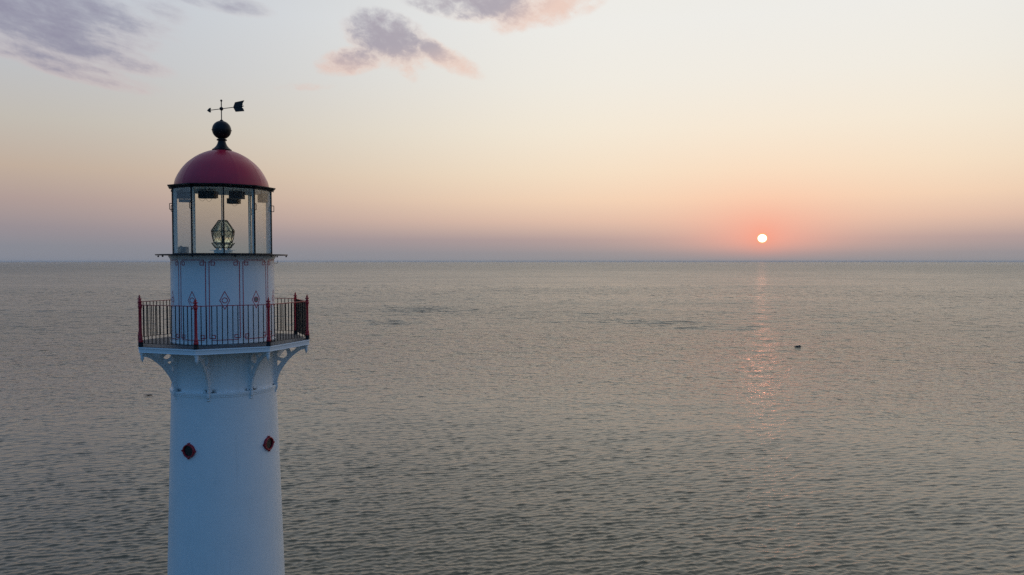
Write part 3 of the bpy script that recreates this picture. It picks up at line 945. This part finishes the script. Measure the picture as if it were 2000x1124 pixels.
# ------------------------------------------------------------------ things inside the lantern
FL = z(.183) + GZ      # world height of the lantern floor
LE = empty('lighthouse_lens', None, (0, 0, FL))
tag(LE, 'barrel shaped glass lighthouse lens with dark brass frame on a pale pedestal', 'lens')
bm = bmesh.new()
lathe(bm, [(.235, 0), (.235, .085), (.245, .09), (.245, .10), (.345, .102), (.345, .112), (0, .112)], 40)
make('pedestal', bm, M['frame'], LE)
for i in range(4):
    bm = bmesh.new()
    a = R(20 + 90 * i)
    lathe(bm, [(.045, .112), (.045, .20), (.03, .21)], 14, center=tuple(pol(.145, a, 0))[:2])
    make('foot_column', bm, M['frame'], LE)
def prism_ring(r_, z_, h, dpt, tilt):
    """glass ring of triangular section"""
    bm = bmesh.new()
    lathe(bm, [(r_ - dpt, z_ + h * .15 + tilt), (r_, z_ - h / 2), (r_ + .012, z_ + h / 2)], 48, closed=True)
    return make('prism_ring', bm, M['lens'], LE)
Z0, Z1, Z2, Z3 = .175, .31, .615, .905      # bottom, lower hoop, upper hoop, top
for i in range(9):
    t_ = i / 8
    prism_ring(.290 - .185 * t_ ** 1.05, Z2 + .018 + (Z3 - Z2 - .03) * t_, .026, .042, .0)
for i in range(5):
    t_ = i / 4
    prism_ring(.215 + .075 * t_, Z0 + .012 + (Z1 - Z0 - .03) * t_, .024, .042, .0)
bm = bmesh.new()
prof_ = []
for i in range(13):
    t_ = i / 12
    zz_ = Z1 + .01 + (Z2 - Z1 - .02) * t_
    prof_.append((.215 + .055 * t_ + .02 * math.sin(PI * t_) + (.004 if i % 2 else 0), zz_))
prof_ += [(.250, Z2 - .012), (.225, (Z1 + Z2) / 2), (.195, Z1 + .012)]
lathe(bm, prof_, 48, closed=True)
make('central_lens', bm, M['lens'], LE)
bm = bmesh.new()   # frame: hoops, slanted verticals and crossing bars
for zz_, rr in ((Z2, .298), (Z1, .232), (Z3, .11), (Z0, .215)):
    lathe(bm, [(rr - .007, zz_ - .008), (rr + .007, zz_ - .008), (rr + .007, zz_ + .008), (rr - .007, zz_ + .008)], 40, closed=True)
for i in range(6):
    a = R(13 + 60 * i)
    tube(bm, [pol(.115, a, Z3), pol(.305, a, Z2 + .025), pol(.308, a, Z2 - .03), pol(.240, a, Z1 + .01), pol(.298, a, Z1 - .02), pol(.215, a, Z0)], .012, 8)
    a2 = a + R(60)
    n_ = 8
    for (z0, z1) in ((Z2, Z1), (Z1, Z2)):
        tube(bm, [pol(.245 + (.303 - .245) * ((z0 + (z1 - z0) * s_ / n_) - Z1) / (Z2 - Z1), a + (a2 - a) * s_ / n_, z0 + (z1 - z0) * s_ / n_) for s_ in range(n_ + 1)], .005, 6)
make('lens_frame', bm, M['brass'], LE)
bm = bmesh.new()
lathe(bm, [(.02, .112), (.02, Z1 + .06), (.035, Z1 + .08), (.03, Z1 + .16), (.012, Z1 + .19), (0, Z1 + .19)], 14)
make('lamp_holder', bm, M['brass'], LE)

def hang_box(x_, y_, z0, z1, wd, dp, rz, label, m_=None, ribs=True, wires=(), side=None, plate_=False):
    """box hung from the lantern ceiling; z relative to the eye"""
    B_ = empty('equipment_box', None, (x_, y_, EYE + z0))
    B_.rotation_euler.z = rz
    tag(B_, label, 'equipment box', 'equipment boxes hung under the lantern roof')
    h = z1 - z0
    bm = bmesh.new()
    box(bm, (0, 0, h / 2), (wd, dp, h), 0, .008)
    if ribs:
        for i in range(9):
            box(bm, ((i - 4) * wd / 9.6, -dp / 2 - .006, h / 2), (.010, .014, h * .84))
    make('casing', bm, m_ or M['box'], B_)
    top = 2.0 - z0
    for sx in (-1, 1):
        bm = bmesh.new()
        tube(bm, [(sx * wd * .32, 0, h - .002), (sx * wd * .32, 0, top)], .008, 8)
        make('hanger', bm, M['box'], B_)
    if side:
        bm = bmesh.new()
        box(bm, (wd / 2 + side / 2, 0, h / 2), (side, dp * .8, h * .9), 0, .004)
        make('side_cover', bm, M['cover'], B_)
    if plate_:
        bm = bmesh.new()
        box(bm, (.02, 0, -.055), (wd * .82, dp * .7, .075), 0, .004)
        make('lower_tray', bm, M['boxlight'], B_)
    for (u0, u1, sag) in wires:
        bm = bmesh.new()
        pts = []
        for s_ in range(13):
            t_ = s_ / 12
            pts.append((u0 + (u1 - u0) * t_, -dp * .3, .012 - sag * math.sin(PI * t_) ** .7))
        tube(bm, pts, .0035, 6)
        make('cable', bm, M['bar'], B_)
M['cover'] = worn('orange_brown_cover', (.34, .17, .08), (.24, .12, .06), .5, 8, .5)
def place(pxx, depth):        # world x at a given distance beyond the camera for a photo column
    return CX + (pxx - 1000) / F * depth, CY + depth
def zrow(py, depth):
    v = (562 - py) / F
    c_, s_ = math.cos(math.atan(52 / F)), math.sin(math.atan(52 / F))
    # height above the eye at ground distance `depth`
    return depth * (v * c_ - s_) / (c_ + v * s_)
def hb(px0, px1, py0, py1, depth, **k):
    x_, y_ = place((px0 + px1) / 2, depth)
    wd = (px1 - px0) / F * depth
    hang_box(x_, y_, zrow(py1, depth), zrow(py0, depth), wd * .97, k.pop('dp', .22), k.pop('rz', 0), **k)
hb(348.5, 374, 374.5, 388, 20.6, rz=.3, plate_=True, wires=((.02, .14, .10),), label='dark ribbed box with a pale tray under it, leftmost under the lantern roof')
hb(391.5, 422.5, 373, 387.5, 21.1, side=.055, wires=((-.20, -.02, .09), (-.02, .16, .10)), label='wide dark ribbed box with looping cables, left of the middle lantern bar')
hb(451, 478, 374, 388.5, 20.2, wires=(), label='dark ribbed box just right of the middle lantern bar, above a smaller one')
hb(447, 467, 387.5, 398, 21.3, side=.05, ribs=False, wires=((-.02, .15, .08),), label='small dark box with brown side hanging lowest under the lantern roof')
hb(508.5, 523, 378.5, 395.5, 20.9, ribs=False, m_=M['boxlight'], rz=-.5, label='pale grey box, rightmost under the lantern roof')
# grey box on the lantern floor at the left
x_, y_ = place(358.5, 20.9)
FB = empty('floor_cabinet', None, (x_, y_, FL))
tag(FB, 'small grey metal cabinet standing on the lantern floor at the left', 'cabinet')
bm = bmesh.new(); box(bm, (0, 0, .105), (.235, .18, .21), 0, .008)
make('cabinet_body', bm, M['boxlight'], FB)
bm = bmesh.new(); box(bm, (-.055, 0, .222), (.05, .06, .025), 0, .004)
make('cable_gland', bm, M['boxlight'], FB)

# ------------------------------------------------------------------ rocks awash
def rock(name, px_, py_, wm, hm, dm, peak, seed, label):
    d = EYE * F / (py_ - 510)
    x_, y_ = place(px_, d)
    rg = random.Random(seed)
    bm = bmesh.new()
    bmesh.ops.create_icosphere(bm, subdivisions=4, radius=1)
    for v in bm.verts:
        p = v.co.copy()
        n_ = .16 * math.sin(3.1 * p.x + seed) * math.cos(2.3 * p.y + 1) + .09 * math.sin(7.3 * p.x + 3 * p.z + seed) + .05 * math.sin(13 * p.y + 9 * p.x)
        p *= 1 + n_
        v.co = Vector((p.x * wm / 2, p.y * dm / 2, p.z * hm * .8 + (peak * math.exp(-((p.x - .38) / .10) ** 2) * max(0, p.z))))
    o = make(name, bm, M['rock'])
    o.location = (x_, y_, .12)
    tag(o, label, 'rock')
rock('sea_rock', 1560.5, 678.5, 2.3, .50, 1.5, .22, 2, 'dark rock with a small pointed hump awash at the right below the sun')
rock('sea_rock', 286, 773, 1.7, .10, .8, .03, 5, 'low flat dark rock barely showing in the sea left of the tower')

# ------------------------------------------------------------------ air
bm = bmesh.new()
box(bm, (0, 0, 18.0), (84000, 84000, 40.0))
hm = bpy.data.materials.new('haze_air'); hm.use_nodes = True
g = N(hm.node_tree)
pv = g.n('ShaderNodeVolumePrincipled')
pv.inputs['Color'].default_value = (.96, .98, 1.0, 1)
pv.inputs['Density'].default_value = 2.2e-5
pv.inputs['Anisotropy'].default_value = 0.0
o_ = g.n('ShaderNodeOutputMaterial'); g.link(pv.outputs[0], o_.inputs['Volume'])
hz = make('haze', bm, hm, None, False)
tag(hz, kind='stuff')
